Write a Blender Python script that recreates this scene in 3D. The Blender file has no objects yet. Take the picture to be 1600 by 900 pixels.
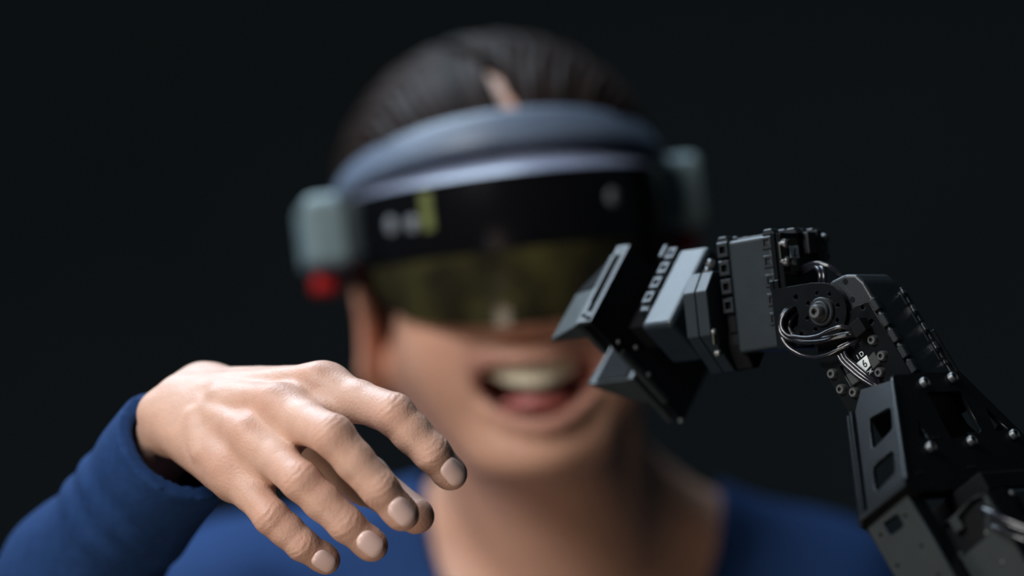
import bpy, bmesh, math
import numpy as np
from mathutils import Matrix, Vector

# ------------------------------------------------------------------ camera, light, exposure
scene = bpy.context.scene
col = scene.collection
EYE = 1.18                       # camera height above the floor (m)
FPX = 1600 * 135 / 36.0          # focal length in pixels of a 1600 px wide frame
FOCUS = 1.610

cam_d = bpy.data.cameras.new('camera')
cam_d.lens = 135; cam_d.sensor_width = 36
cam_d.clip_start = 0.05; cam_d.clip_end = 30
cam_d.dof.use_dof = True
cam_d.dof.focus_distance = FOCUS
cam_d.dof.aperture_fstop = 3.0
cam = bpy.data.objects.new('camera', cam_d)
cam.location = (0, 0, EYE); cam.rotation_euler = (math.pi / 2, 0, 0)
col.objects.link(cam); scene.camera = cam

world = bpy.data.worlds.new('world'); scene.world = world; world.use_nodes = True
bgn = world.node_tree.nodes['Background']
bgn.inputs[0].default_value = (0.30, 0.42, 0.50, 1); bgn.inputs[1].default_value = 0.05


def area(name, loc, target, size, power, color, size_y=None):
    l = bpy.data.lights.new(name, 'AREA'); l.energy = power; l.color = color
    l.shape = 'RECTANGLE'; l.size = size; l.size_y = size_y or size
    o = bpy.data.objects.new(name, l); o.location = loc
    o.rotation_euler = (Vector(target) - Vector(loc)).to_track_quat('-Z', 'Y').to_euler()
    col.objects.link(o); return o


area('softbox_key', (-1.00, 0.80, EYE + 0.92), (-0.02, 1.85, EYE - 0.03), 0.7, 27, (1.0, 0.98, 0.96), 0.7)
area('softbox_top', (-0.48, 2.28, EYE + 1.00), (0.0, 1.70, EYE), 0.9, 26, (0.68, 0.84, 1.0), 0.9)
area('warm_low_fill', (-0.38, 1.05, EYE - 0.50), (0.06, 1.66, EYE - 0.02), 0.3, 2.2, (1.0, 0.82, 0.66), 0.3)  # added fill lamp standing in for warm bounced light on undersides

scene.view_settings.view_transform = 'Standard'
scene.view_settings.look = 'None'
scene.view_settings.gamma = 1
scene.view_settings.exposure = 0.0
scene.view_settings.use_curve_mapping = False
scene.cycles.use_denoising = True

# ------------------------------------------------------------------ helpers


def nz(v):
    v = np.array(v, float); return v / np.linalg.norm(v)


def P(px, py, Y):
    """world point at depth Y seen at photo pixel (px, py)"""
    return np.array([(px - 800) / FPX * Y, Y, EYE - (py - 450) / FPX * Y])


class Fr:
    """right-handed frame: origin and three unit axes"""
    def __init__(s, o, a, b, c=None):
        s.o = np.array(o, float)
        if c is None: c = np.cross(a, b)
        s.R = np.array([a, b, c], float)

    def loc(s, p): return s.R @ (np.array(p) - s.o)
    def wor(s, l): return s.o + np.array(l, float) @ s.R

    def pick(s, px, py, ax, val):
        e = np.array([0, 0, EYE]); r = P(px, py, 1.0) - e; n = s.R[ax]
        t = (n @ (s.o - e) + val) / (n @ r); return s.loc(e + r * t)

    def mat(s):
        m = Matrix.Identity(4)
        for i in range(3):
            for j in range(3): m[j][i] = s.R[i][j]
            m[i][3] = s.o[i]
        return m


WM = {}          # world matrix of every object made here


def link(name, data, parent=None, M=None):
    o = bpy.data.objects.new(name, data); col.objects.link(o)
    M = M or Matrix.Identity(4)
    o.matrix_basis = M; WM[o] = M.copy()
    if parent is not None:
        o.parent = parent; o.matrix_parent_inverse = WM[parent].inverted()
    return o


def tag(o, label=None, cat=None, group=None, kind=None):
    if label: o['label'] = label
    if cat: o['category'] = cat
    if group: o['group'] = group
    if kind: o['kind'] = kind
    return o


def mesh_from(verts, faces, mat, smooth=False, name='mesh'):
    me = bpy.data.meshes.new(name); me.from_pydata([tuple(v) for v in verts], [], faces)
    me.update()
    if mat: me.materials.append(mat)
    if smooth: me.polygons.foreach_set('use_smooth', [True] * len(me.polygons))
    return me


def bm_mesh(bm, mat, smooth=False):
    me = bpy.data.meshes.new('mesh'); bm.to_mesh(me); bm.free(); me.materials.append(mat)
    if smooth: me.polygons.foreach_set('use_smooth', [True] * len(me.polygons))
    return me


def boxes(lst, mat, bevel=0.0, seg=2):
    """one mesh out of axis boxes ((x0,x1),(y0,y1),(z0,z1)) in mm"""
    bm = bmesh.new()
    for (x0, x1), (y0, y1), (z0, z1) in lst:
        r = bmesh.ops.create_cube(bm, size=1)
        for v in r['verts']:
            v.co = Vector((x0 + (x1 - x0) * (v.co.x + .5), y0 + (y1 - y0) * (v.co.y + .5), z0 + (z1 - z0) * (v.co.z + .5))) * .001
    if bevel:
        bmesh.ops.bevel(bm, geom=bm.edges[:], offset=bevel * .001, segments=seg, profile=.5, affect='EDGES')
    bmesh.ops.recalc_face_normals(bm, faces=bm.faces[:])
    return bm_mesh(bm, mat)


def prism(poly, z0, z1, mat, bevel=0.0, seg=2, poly2=None):
    """polygon (x,y) in mm from z0 to z1; poly2: other outline at z1"""
    poly2 = poly2 or poly; n = len(poly); bm = bmesh.new()
    a = [bm.verts.new(Vector((x, y, z0)) * .001) for x, y in poly]
    b = [bm.verts.new(Vector((x, y, z1)) * .001) for x, y in poly2]
    bm.faces.new(a[::-1]); bm.faces.new(b)
    for i in range(n): bm.faces.new([a[i], a[(i + 1) % n], b[(i + 1) % n], b[i]])
    bmesh.ops.recalc_face_normals(bm, faces=bm.faces[:])
    if bevel: bmesh.ops.bevel(bm, geom=bm.edges[:], offset=bevel * .001, segments=seg, profile=.5, affect='EDGES')
    return bm_mesh(bm, mat)


def circle(cx, cy, r, n=20): return [(cx + r * math.cos(2 * math.pi * i / n), cy + r * math.sin(2 * math.pi * i / n)) for i in range(n)]


def to_mesh(cu, mat):
    o = bpy.data.objects.new('tmp', cu); col.objects.link(o)
    dg = bpy.context.evaluated_depsgraph_get(); me = bpy.data.meshes.new_from_object(o.evaluated_get(dg))
    bpy.data.objects.remove(o); me.materials.clear(); me.materials.append(mat); return me


def plate(outer, holes, z0, z1, mat, bevel=0.15):
    """flat plate with real holes; outlines in mm, thickness z0..z1"""
    cu = bpy.data.curves.new('plate', 'CURVE'); cu.dimensions = '2D'; cu.fill_mode = 'BOTH'
    for pl in [outer] + holes:
        sp = cu.splines.new('POLY'); sp.points.add(len(pl) - 1); sp.use_cyclic_u = True
        for p, (x, y) in zip(sp.points, pl): p.co = (x * .001, y * .001, 0, 1)
    cu.extrude = abs(z1 - z0) * .0005 - bevel * .001; cu.bevel_depth = bevel * .001; cu.bevel_resolution = 1
    cu.offset = -bevel * .001
    me = to_mesh(cu, mat)
    me.transform(Matrix.Translation((0, 0, (z0 + z1) * .0005))); return me


def tube(pts, r, mat, res=6, bev=3):
    """smooth tube through world points"""
    cu = bpy.data.curves.new('tube', 'CURVE'); cu.dimensions = '3D'; cu.bevel_depth = r; cu.bevel_resolution = bev
    cu.use_fill_caps = True; cu.resolution_u = res
    sp = cu.splines.new('BEZIER'); sp.bezier_points.add(len(pts) - 1)
    for b, p in zip(sp.bezier_points, pts): b.co = tuple(p); b.handle_left_type = b.handle_right_type = 'AUTO'
    me = to_mesh(cu, mat)
    me.polygons.foreach_set('use_smooth', [True] * len(me.polygons)); return me


def lathe(prof, mat, n=24, smooth=True):
    """profile (r,h) in mm round the local z axis"""
    vs, fs = [], []
    for r, h in prof:
        for i in range(n):
            a = 2 * math.pi * i / n; vs.append((r * math.cos(a) * .001, r * math.sin(a) * .001, h * .001))
    m = len(prof)
    for k in range(m - 1):
        for i in range(n): fs.append((k * n + i, k * n + (i + 1) % n, (k + 1) * n + (i + 1) % n, (k + 1) * n + i))
    fs.append(tuple(range(n))[::-1]); fs.append(tuple((m - 1) * n + i for i in range(n)))
    me = mesh_from(vs, fs, mat)
    if smooth:
        me.polygons.foreach_set('use_smooth', [True] * len(me.polygons))
        me.set_sharp_from_angle(angle=math.radians(35))
    return me


def text_mesh(s, size, mat, depth=.0001):
    cu = bpy.data.curves.new('text', 'FONT'); cu.body = s; cu.size = size; cu.extrude = depth
    cu.align_x = 'CENTER'; cu.align_y = 'CENTER'; return to_mesh(cu, mat)


# ------------------------------------------------------------------ materials
def material(name, color, rough=.5, metal=0., spec=.5, bump=0., bscale=400., var=0., vscale=60., sss=0., attr=None, coat=0., stretch=None):
    m = bpy.data.materials.new(name); m.use_nodes = True; nt = m.node_tree; b = nt.nodes['Principled BSDF']
    b.inputs['Base Color'].default_value = (*color, 1); b.inputs['Roughness'].default_value = rough
    b.inputs['Metallic'].default_value = metal; b.inputs['Specular IOR Level'].default_value = spec
    b.inputs['Coat Weight'].default_value = coat
    if sss:
        b.inputs['Subsurface Weight'].default_value = sss; b.inputs['Subsurface Radius'].default_value = (1, .35, .2)
        b.inputs['Subsurface Scale'].default_value = .004
    tc = nt.nodes.new('ShaderNodeTexCoord'); src = tc.outputs['Object']
    if stretch:
        mp = nt.nodes.new('ShaderNodeMapping'); mp.inputs['Scale'].default_value = stretch
        nt.links.new(src, mp.inputs[0]); src = mp.outputs[0]
    if bump:
        n = nt.nodes.new('ShaderNodeTexNoise'); n.inputs['Scale'].default_value = bscale; n.inputs['Detail'].default_value = 4
        nt.links.new(src, n.inputs[0]); bp = nt.nodes.new('ShaderNodeBump'); bp.inputs['Strength'].default_value = bump
        bp.inputs['Distance'].default_value = .001; nt.links.new(n.outputs[0], bp.inputs['Height']); nt.links.new(bp.outputs[0], b.inputs['Normal'])
    base = None
    if attr:
        a = nt.nodes.new('ShaderNodeVertexColor'); a.layer_name = attr; base = a.outputs[0]
    if var:
        n2 = nt.nodes.new('ShaderNodeTexNoise'); n2.inputs['Scale'].default_value = vscale; n2.inputs['Detail'].default_value = 3
        nt.links.new(src, n2.inputs[0])
        rp = nt.nodes.new('ShaderNodeMapRange'); rp.inputs[1].default_value = .3; rp.inputs[2].default_value = .7
        rp.inputs[3].default_value = 1 - var; rp.inputs[4].default_value = 1 + var; nt.links.new(n2.outputs[0], rp.inputs[0])
        mx = nt.nodes.new('ShaderNodeVectorMath'); mx.operation = 'SCALE'
        if base: nt.links.new(base, mx.inputs[0])
        else: mx.inputs[0].default_value = color
        nt.links.new(rp.outputs[0], mx.inputs['Scale']); base = mx.outputs[0]
    if base: nt.links.new(base, b.inputs['Base Color'])
    return m


MT = dict(
    plastic=material('black_plastic', (.008, .012, .016), .44, bump=.08, bscale=1500, var=.12, vscale=90),
    case=material('servo_case_plastic', (.011, .0185, .025), .40, bump=.12, bscale=1800, var=.10, vscale=120),
    metal=material('black_anodised_metal', (.006, .0075, .009), .20, metal=0., spec=.20, bump=.05, bscale=2500, var=.2, vscale=80),
    grey_metal=material('grey_anodised_metal', (.028, .036, .038), .5, spec=.5, bump=.06, bscale=2500, var=.12, vscale=60),
    arm_metal=material('lower_arm_metal', (.017, .024, .026), .5, spec=.3, bump=.06, bscale=2500, var=.12, vscale=60),
    screw=material('screw_steel', (.13, .14, .145), .42, metal=.6, bump=.04, bscale=2000, var=.15),
    nut=material('nickel_nut', (.55, .58, .60), .25, metal=1., bump=.05, bscale=3000, var=.1),
    bore=material('socket_bore', (.008, .009, .010), .6, spec=.04, bump=.05, bscale=2000, var=.1),
    cable=material('cable_sheath', (.012, .013, .018), .16, spec=.7, bump=.05, bscale=900, var=.1),
    paper=material('white_label', (.78, .84, .85), .6, bump=.03, bscale=1500, var=.08),
    ink=material('black_ink', (.01, .01, .01), .6, bump=.02, bscale=1500, var=.05),
    white_ink=material('white_ink', (.6, .65, .65), .6, bump=.02, bscale=1500, var=.05),
    olive=material('servo_sticker_board', (.050, .056, .040), .5, bump=.03, bscale=1500, var=.1),
)

# ------------------------------------------------------------------ the room
WALL = material('dark_wall_paint', (.011, .0165, .0195), .85, spec=.15, bump=.15, bscale=120, var=.10, vscale=3)
FLOORM = material('dark_floor', (.020, .022, .025), .7, spec=.3, bump=.1, bscale=60, var=.15, vscale=5)
wall = link('wall_back', boxes([((-3500, 3500), (3900, 4000), (0, 3000))], WALL)); tag(wall, 'plain near-black painted wall behind the person', 'wall', kind='structure')
floor = link('floor', boxes([((-3500, 3500), (-1500, 4000), (-100, 0))], FLOORM)); tag(floor, 'plain dark floor of the studio', 'floor', kind='structure')
TABLE_Z = 0.0

# ------------------------------------------------------------------ robot arm
up = nz([-.1, .084, .99]); dd = nz([.77, -.62, .13]); dd = nz(dd - up * (dd @ up)); ww = np.cross(up, dd)
A = Fr(P(1287, 487, 1.62), dd, ww, up)                 # hinge frame: depth axis, hinge axis, up
Lx = nz(.467 * dd - .884 * up); Mx = nz(.884 * dd + .467 * up)
FM = Fr(A.o, Mx, Lx, ww)                               # fore-arm frame: thickness, length, hinge axis
FH = Fr(A.o, Lx, ww, Mx)                               # same, plate lying across the front


def corner_axes(*deg):
    t = np.radians(deg); s = np.array([np.sin(2 * (t[1] - t[2])), np.sin(2 * (t[2] - t[0])), np.sin(2 * (t[0] - t[1]))])
    l2 = 2 * s / s.sum()
    return [np.array([math.sqrt(q) * math.cos(a), -math.sqrt(1 - q), math.sqrt(q) * math.sin(a)]) for a, q in zip(t, l2)]


g1, gn, g2 = corner_axes(8, 133, 242)                  # gripper: reach axis, opening axis, width axis
G = Fr(A.wor([-.075, .016, .006]), g1, gn, np.cross(g1, gn))
GS = 1 if np.dot(np.cross(g1, gn), g2) > 0 else -1     # sign of the width axis in the frame

robot_base = FM.wor([.010, .205, .0]); robot_base[2] = TABLE_Z
robot = bpy.data.objects.new('robot_arm', None); col.objects.link(robot); robot.location = robot_base
WM[robot] = Matrix.Translation(robot_base)
tag(robot, 'black jointed robot arm with servo motors, looped cables and an open gripper', 'robot arm')


def part(name, me, fr, parent=robot, M=None):
    return link(name, me, parent, (fr.mat() if fr else Matrix.Identity(4)) @ (M or Matrix.Identity(4)))


def orient(loc_mm, zaxis, xaxis=(1, 0, 0)):
    z = Vector(zaxis).normalized(); x = Vector(xaxis); x = (x - z * x.dot(z))
    if x.length < 1e-4: x = Vector((0, 1, 0)) - z * z.y
    x.normalize(); y = z.cross(x); m = Matrix.Identity(4)
    for i, a in enumerate((x, y, z)):
        for j in range(3): m[j][i] = a[j]
    for j in range(3): m[j][3] = loc_mm[j] * .001
    return m


SCREW = lathe([(.1, -1), (2.2, -1), (2.2, 1.2), (1.75, 1.9), (1.0, 1.9), (.95, .5), (.05, .45)], MT['screw'], 20)
SCREWB = lathe([(.1, -1), (1.9, -1), (1.9, .2), (1.5, 1.3), (.7, 1.7), (.65, .8), (.05, .75)], MT['screw'], 20)
NUT = lathe([(.1, 0), (1.5, 0), (1.5, 1.0), (.8, 1.0), (.75, .3), (.05, .3)], MT['nut'], 6, smooth=False)


def screw(fr, loc, zax, parent=robot, me=SCREW, s=1.):
    return part('screw', me, fr, parent, orient(loc, zax) @ Matrix.Scale(s, 4))


def pocket_mesh(a, b, h, hole, depth, mat):
    """block a x b x h with a square well in its top (z = 0)"""
    bm = bmesh.new()
    x, y = a / 2, b / 2; q = hole / 2
    def ring(x, y, z): return [bm.verts.new(Vector((sx * x, sy * y, z)) * .001) for sx, sy in ((-1, -1), (1, -1), (1, 1), (-1, 1))]
    lo, hi, e, inn, bt = ring(x, y, -h), ring(x, y, -.4), ring(x - .4, y - .4, 0), ring(q, q, 0), ring(q * .85, q * .85, -depth)
    bm.faces.new(lo[::-1]); bm.faces.new(bt)
    for r0, r1 in ((lo, hi), (hi, e), (e, inn), (inn, bt)):
        for i in range(4): bm.faces.new([r0[i], r0[(i + 1) % 4], r1[(i + 1) % 4], r1[i]])
    bmesh.ops.recalc_face_normals(bm, faces=bm.faces[:]); return bm_mesh(bm, mat)


POCK = pocket_mesh(5.6, 6.6, 4.5, 3.1, 3.2, MT['plastic'])
POCKB = pocket_mesh(5.2, 5.6, 3.5, 3.0, 2.5, MT['plastic'])

# --- wrist servo (frame A: depth, hinge axis, up)
sv = part('wrist_servo', boxes([((-47.5, -24.2), (2, 30), (-12.2, 36.5))], MT['case'], 1.6, 3), A)
part('case_front', boxes([((-52.4, -47.8), (3.2, 28.8), (-3, 36))], MT['bore'], .8), A, sv)
for i, u in enumerate((33.2, 25.2, 17.2, 9.0)):
    part('nut_pocket', POCK, A, sv, orient((-49.6, 1.0, u), (0, -1, 0)))
for i, u in enumerate((33.0, 25.0, 16.8, 8.6, 0.4)):
    part('nut_pocket', POCKB, A, sv, orient((-26.4, 1.2, u), (0, -1, 0)))
    if i < 2: part('nut', NUT, A, sv, orient((-26.4, 3.0, u), (0, -1, 0)))
LUG = prism([(-3.4, 0), (3.4, 0), (2.0, 2.6), (-2.0, 2.6)], -2.6, 2.6, MT['plastic'], .35, 1)
for d0, w0 in ((-50, 5), (-50, 13), (-50, 21), (-50, 28), (-26, 5), (-26, 15), (-23.5, 24)):
    part('mounting_lug', LUG, A, sv, orient((d0, w0, 36.3), (0, 1, 0), (1, 0, 0)) @ Matrix.Rotation(math.pi, 4, 'Z'))
part('top_rail', boxes([((-46, -28), (8, 11), (36.2, 37.6)), ((-46, -28), (19, 22), (36.2, 37.6))], MT['plastic'], .3, 1), A, sv)
bk = part('back_plate', boxes([((-23.6, -21.4), (.2, 31), (-13, 36.8))], MT['metal'], .4), A, sv)
part('back_plate', boxes([((-21.0, -18.4), (.6, 30.6), (-11, 36.4))], MT['metal'], .5), A, sv)
D7 = -18.4
def on7(px, py): return A.pick(px, py, 0, D7 * .001) * 1000
for q in ((1225, 381), (1228, 408), (1287, 373), (1288, 401)):
    p = on7(*q); screw(A, (D7, p[1], p[2]), (1, 0, 0), sv, SCREWB, 1.25)
c = on7(1240, 402)
part('sticker_board', boxes([((D7, D7 + .5), (c[1] - 3.2, c[1] + 3.4), (c[2] - 6, c[2] + 8))], MT['olive'], .1, 1), A, sv)
c7 = on7(1239, 394)
part('number_label', boxes([((D7, D7 + .9), (c7[1] - 3.2, c7[1] + 3.2), (c7[2] - 2.6, c7[2] + 2.6))], MT['paper'], .1, 1), A, sv)
def onface(loc, zax, xax): return orient(loc, zax, xax)
part('number', text_mesh('7', .0052, MT['ink']), A, sv, onface((D7 + 1.05, c7[1], c7[2]), (1, 0, 0), (0, -1, 0)))
ci = on7(1239, 409)
part('lettering', text_mesh('ID', .0034, MT['white_ink']), A, sv, onface((D7 + .65, ci[1], ci[2]), (1, 0, 0), (0, -1, 0)))
for q in ((1223, 394), (1287, 387)):
    p = on7(*q); part('side_board', boxes([((D7, D7 + .6), (p[1] - 2.6, p[1] + 2.6), (p[2] - 3, p[2] + 3))], MT['olive'], .1, 1), A, sv)
p = on7(1262, 385)
part('socket_block', boxes([((D7 - 1, D7 + 3), (p[1] - 3.5, p[1] + 3.5), (p[2] - 3.5, p[2] + 6))], MT['plastic'], .5), A, sv)
part('socket_block', boxes([((D7 - 1, D7 + 2), (p[1] + 5, p[1] + 9), (p[2] - 8, p[2] + 7))], MT['plastic'], .5), A, sv)
p1 = on7(1245, 352); p2 = on7(1275, 364)
for p in (p1, p2): part('mounting_lug', LUG, A, sv, orient((D7 - 2, p[1], 36.0), (0, 1, 0)) @ Matrix.Rotation(math.pi, 4, 'Z'))

# --- hinge bracket (U shape)
arc = [(12.2 * math.cos(a), 12.2 * math.sin(a)) for a in np.radians(np.linspace(78, -62, 22))]
out = [(-25, 12.6), (-4, 12.8)] + arc + [(-2, -12.9), (-25, -13)]
holes = [circle(8.2 * math.cos(a), 8.2 * math.sin(a), .95, 10) for a in np.radians(np.arange(0, 360, 45) + 12)]
hp = A.pick(1243, 464, 1, -.001) * 1000; holes.append(circle(hp[0], hp[2], 1.2, 14))
hp = A.pick(1252, 522, 1, -.001) * 1000; holes.append(circle(hp[0], hp[2], 1.0, 14))
ov = [A.pick(*q, 1, -.001) * 1000 for q in ((1230, 480), (1244, 479), (1248, 492), (1246, 508), (1238, 514), (1229, 506))]
holes.append([(p[0], p[2]) for p in ov])
AP = Fr(A.o, dd, up)                     # plate lying across the hinge axis: x depth, y up, z towards the camera
AP.R[2] = -ww
br = part('hinge_bracket', plate(out, holes, -1, 1, MT['metal'], .12), AP)
part('side_plate', plate(out, holes[:8], -34, -32, MT['metal'], .12), AP, br)
part('base_plate', boxes([((-25.4, -21.4), (.5, 32), (-13, 16))], MT['metal'], .3), A, br)
part('base_lip', boxes([((-25.6, -23.6), (-.9, 1.5), (12.3, 16.4)), ((-23.2, -21.0), (-.9, 1.5), (12.3, 16.4))], MT['metal'], .25, 1), A, br)
HUB = lathe([(.1, 0), (6.2, 0), (6.2, 1.0), (5.7, 1.5), (4.7, 1.5), (4.5, 2.4), (4.0, 2.8), (.05, 2.8)], MT['plastic'], 32)
part('hub', HUB, A, br, orient((0, -1, 0), (0, -1, 0)))
part('screw', SCREW, A, br, orient((0, -4.4, 0), (0, -1, 0)) @ Matrix.Scale(1.45, 4))

# --- roll bracket between wrist servo and gripper servo
octo = [(-8.0, -3), (-8.0, 16), (-1.5, 24.5), (22, 24.5), (28, 16), (28, -3), (13, -19), (7.0, -19)]
rb = part('roll_bracket', prism(octo, -66.4, -60.2, MT['case'], .35, 1), Fr(A.o, ww, up, dd))
part('bracket_layer', prism(octo, -59.8, -53.8, MT['case'], .35, 1), Fr(A.o, ww, up, dd), rb)
part('horn_block', prism([(8, -18.6), (13, -18.6), (24, -6), (24, 3), (6, 3), (3, -8)], -53.6, -45, MT['bore'], .5, 1), Fr(A.o, ww, up, dd), rb)
for q in ((1115, 519), (1122, 552)):
    p = A.pick(*q, 0, -.0538) * 1000; screw(A, (-53.8, p[1], p[2]), (1, 0, 0), rb, SCREWB, .9)
p = A.pick(1117, 530, 0, -.0538) * 1000
part('lock_tab', boxes([((-53.8, -52.8), (p[1] - 2, p[1] + 2), (p[2] - 2.5, p[2] + 2.5))], MT['olive'], .2, 1), A, rb)
for q in ((1110, 412), (1106, 424)):
    p = A.pick(*q, 1, .004) * 1000; screw(A, (p[0], 4, p[2]), (-.3, -.8, .5), rb, SCREWB, 1.1)

# --- gripper (frame G: reach, opening, width)
def gx(lst): return [(a, b, tuple(sorted((GS * c[0], GS * c[1])))) for a, b, c in lst]
gs = part('gripper_servo', boxes(gx([((-11, 7.5), (-5.6, 20.4), (-25, 20))]), MT['case'], 2.4, 3), G)
part('case_front', boxes(gx([((-17, -11.4), (-5, 20), (-25, 10))]), MT['plastic'], .8), G, gs)
for e in (-22.2, -13.8, -5.4, 3.0):
    part('nut_pocket', POCK, G, gs, orient((-13.6, 21.6, GS * e), (0, 1, 0)))
for e in (-22.2, 3.0): part('nut', NUT, G, gs, orient((-13.6, 19.6, GS * e), (0, 1, 0)))
part('mounting_lug', boxes(gx([((-19.5, -17.2), (17, 22.5), (-27, -20))]), MT['plastic'], .3, 1), G, gs)
gp = part('gripper_plate', boxes(gx([((-35.4, -33.6), (-42.2, 28.6), (-24, 20.4))]), MT['metal'], .2, 1), G)
part('mount_block', boxes(gx([((-33.4, -17.4), (-6, 9), (-24, 8))]), MT['bore'], .6), G, gp)
for e, n in ((17, 10), (17, -13), (12, 0)):
    screw(G, (-33.6, n, GS * e), (1, 0, 0), gp, SCREWB, .6)
# slotted rail end
SL = [(-41.6, -24), (-35.3, -24), (-35.3, 20.5), (-41.6, 20.5)]
sh = [(-40.1, -18.5), (-36.3, -18.5), (-36.3, 14.5), (-39.4, 14.5), (-39.4, 9), (-40.1, 8)]
GP = Fr(G.o, g1, G.R[2] * GS, np.cross(g1, G.R[2] * GS))
zs = 1 if np.dot(GP.R[2], gn) > 0 else -1
def zr(a, b): return (min(zs * a, zs * b), max(zs * a, zs * b))
z0, z1 = zr(26.6, 28.8)
part('slotted_rail', plate(SL, [sh, circle(-38.1, -21.3, .75, 12)], z0, z1, MT['grey_metal'], .12), GP, gp)
part('slot_dark_block', boxes(gx([((-41.2, -35.6), (20, 26.3), (-23, 15))]), MT['bore'], .3, 1), G, gp)  # dark block added under the slot so its shaded inside reads black
part('rail_hook', boxes(gx([((-41.0, -38.6), (27.4, 29.3), (15.8, 17.2)), ((-37.6, -35.2), (27.4, 29.3), (17.6, 19.0))]), MT['bore'], .15, 1), G, gp)
part('guide_rod', boxes(gx([((-39.6, -35.0), (-42, 26.4), (15.5, 17.5))]), MT['bore'], .3, 1), G, gp)
part('guide_rod', boxes(gx([((-39.6, -35.0), (-42, 26.4), (-22, -20))]), MT['bore'], .3, 1), G, gp)
screw(G, (-34.4, -41.5, GS * 20.5), (0, 0, GS), gp, SCREWB, .6)


def jaw(name, base, tip, mat, parent):
    """hull of base corners and tip corners, both lists of (reach, opening, width)"""
    bm = bmesh.new()
    for a, b, c in base + tip: bm.verts.new(Vector((a, b, GS * c)) * .001)
    bmesh.ops.convex_hull(bm, input=bm.verts[:]); bmesh.ops.recalc_face_normals(bm, faces=bm.faces[:])
    bmesh.ops.dissolve_limit(bm, angle_limit=.01, verts=bm.verts[:], edges=bm.edges[:])
    bmesh.ops.bevel(bm, geom=bm.edges[:], offset=.0003, segments=1, affect='EDGES')
    return part(name, bm_mesh(bm, mat), G, parent)


uj = jaw('gripper_jaw', [(-41.8, 27.6, 20), (-41.8, 27.6, -20), (-41.8, 18, 20), (-41.8, 18, -20)],
         [(-66.5, 19.6, 20), (-66.5, 18.2, 20), (-63, 21.2, -5), (-63, 18.2, -5)], MT['grey_metal'], robot)
jaw('jaw_dark_triangle', [(-42.0, 28.0, -1), (-42.0, 28.0, -19.5), (-42.0, 27.0, -1), (-42.0, 27.0, -19.5)], [(-62.6, 21.8, -5), (-62.6, 20.9, -5)], MT['bore'], uj)  # thin black triangle laid on the upper jaw's outer facet
part('carriage', boxes(gx([((-44.8, -41.9), (6.5, 27.4), (-20, 20))]), MT['grey_metal'], .3, 1), G, uj)
lj = jaw('gripper_jaw', [(-43.8, -11.5, 20), (-43.8, -11.5, -20), (-43.8, -28.4, 20), (-43.8, -28.4, -20)],
         [(-68.5, -11.5, 20), (-68.5, -12.7, 20), (-52.8, -24.8, 20), (-66, -11.5, -6), (-66, -12.9, -6), (-52.8, -24.8, -12)], MT['grey_metal'], robot)
part('carriage', boxes(gx([((-43.7, -40.4), (-42.4, -11.1), (-20, 20))]), MT['grey_metal'], .3, 1), G, lj)
part('jaw_shade_sheet', boxes(gx([((-64, -44.5), (-11.4, -10.8), (-5, 19))]), MT['bore'], .2, 1), G, lj)  # thin black sheet that paints shade onto the lower jaw's inner face
part('carriage_edge', boxes(gx([((-35.6, -33.2), (-29, 6), (17.8, 20.6))]), MT['grey_metal'], .2, 1), G, lj)

# --- fore-arm servo (frame FM: thickness, length, hinge axis)
prof = [(-14.5, 0), (-12, -6), (-6, -9.6), (9, -9.6), (16, -8.0), (20.8, -4.6), (22.2, 0), (22.2, 48), (-14.5, 48)]
fs = part('arm_servo', prism(prof, 3, 28, MT['plastic'], 1.4, 3), FM)
FMc = Fr(A.o, Mx, Lx, ww)
def onf(px, py, w=.0014): return FM.pick(px, py, 2, w) * 1000
cov = [(-15, 14), (-9, 7), (14, 7), (20.3, 9), (20.3, 50), (-15, 50)]
hl = [circle(*onf(*q)[:2], 1.25, 14) for q in ((1349, 480), (1362, 503))]
hl.append([tuple(onf(*q)[:2]) for q in ((1312, 572), (1318, 569), (1336, 600), (1330, 604))])
hl.append([tuple(onf(*q)[:2]) for q in ((1345, 612), (1356, 606), (1366, 622), (1362, 634), (1354, 628))])
part('side_cover', plate(cov, hl, 1.2, 2.9, MT['metal'], .15), FM, fs)
for q in ((1321, 440), (1335, 490), (1332, 468)):
    p = onf(*q, .003); part('rivet_hole', lathe([(.1, 0), (1.2, 0), (1.2, .25), (.05, .25)], MT['bore'], 14), FM, fs, orient((p[0], p[1], 3.0), (0, 0, -1)))
for q in ((1365, 531), (1380, 556), (1376, 582), (1302, 584), (1316, 608), (1336, 613)):
    p = onf(*q); screw(FM, (p[0], p[1], 1.2), (0, 0, -1), fs, SCREW, 1.0)
for i, l in enumerate((11.5, 19.5, 27.5, 35.5, 43.0)):
    part('edge_lug', boxes([((20.0, 23.0), (l - 2.9, l + 2.9), (1.6, 5.0))], MT['plastic'], .4, 1), FM, fs)
part('flange', boxes([((17, 22.6), (3, 50), (28.1, 31))], MT['plastic'], .5), FM, fs)
for i, l in enumerate((9.5, 19.0, 28.5, 38.0)):
    part('nut_pocket', POCK, FM, fs, orient((22.6, l, 28.0), (1, 0, 0)))
    for k in (-3.9, 3.9): part('contact', boxes([((22.4, 23.2), (l + k - .8, l + k + .8), (26.8, 29.2))], MT['nut'], .1, 1), FM, fs)
    if i > 1: part('nut', NUT, FM, fs, orient((21.0, l, 28.0), (1, 0, 0)))
part('flange_ridge', boxes([((22, 24), (26, 56), (31, 32.4))], MT['metal'], .3, 1), FM, fs)
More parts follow.
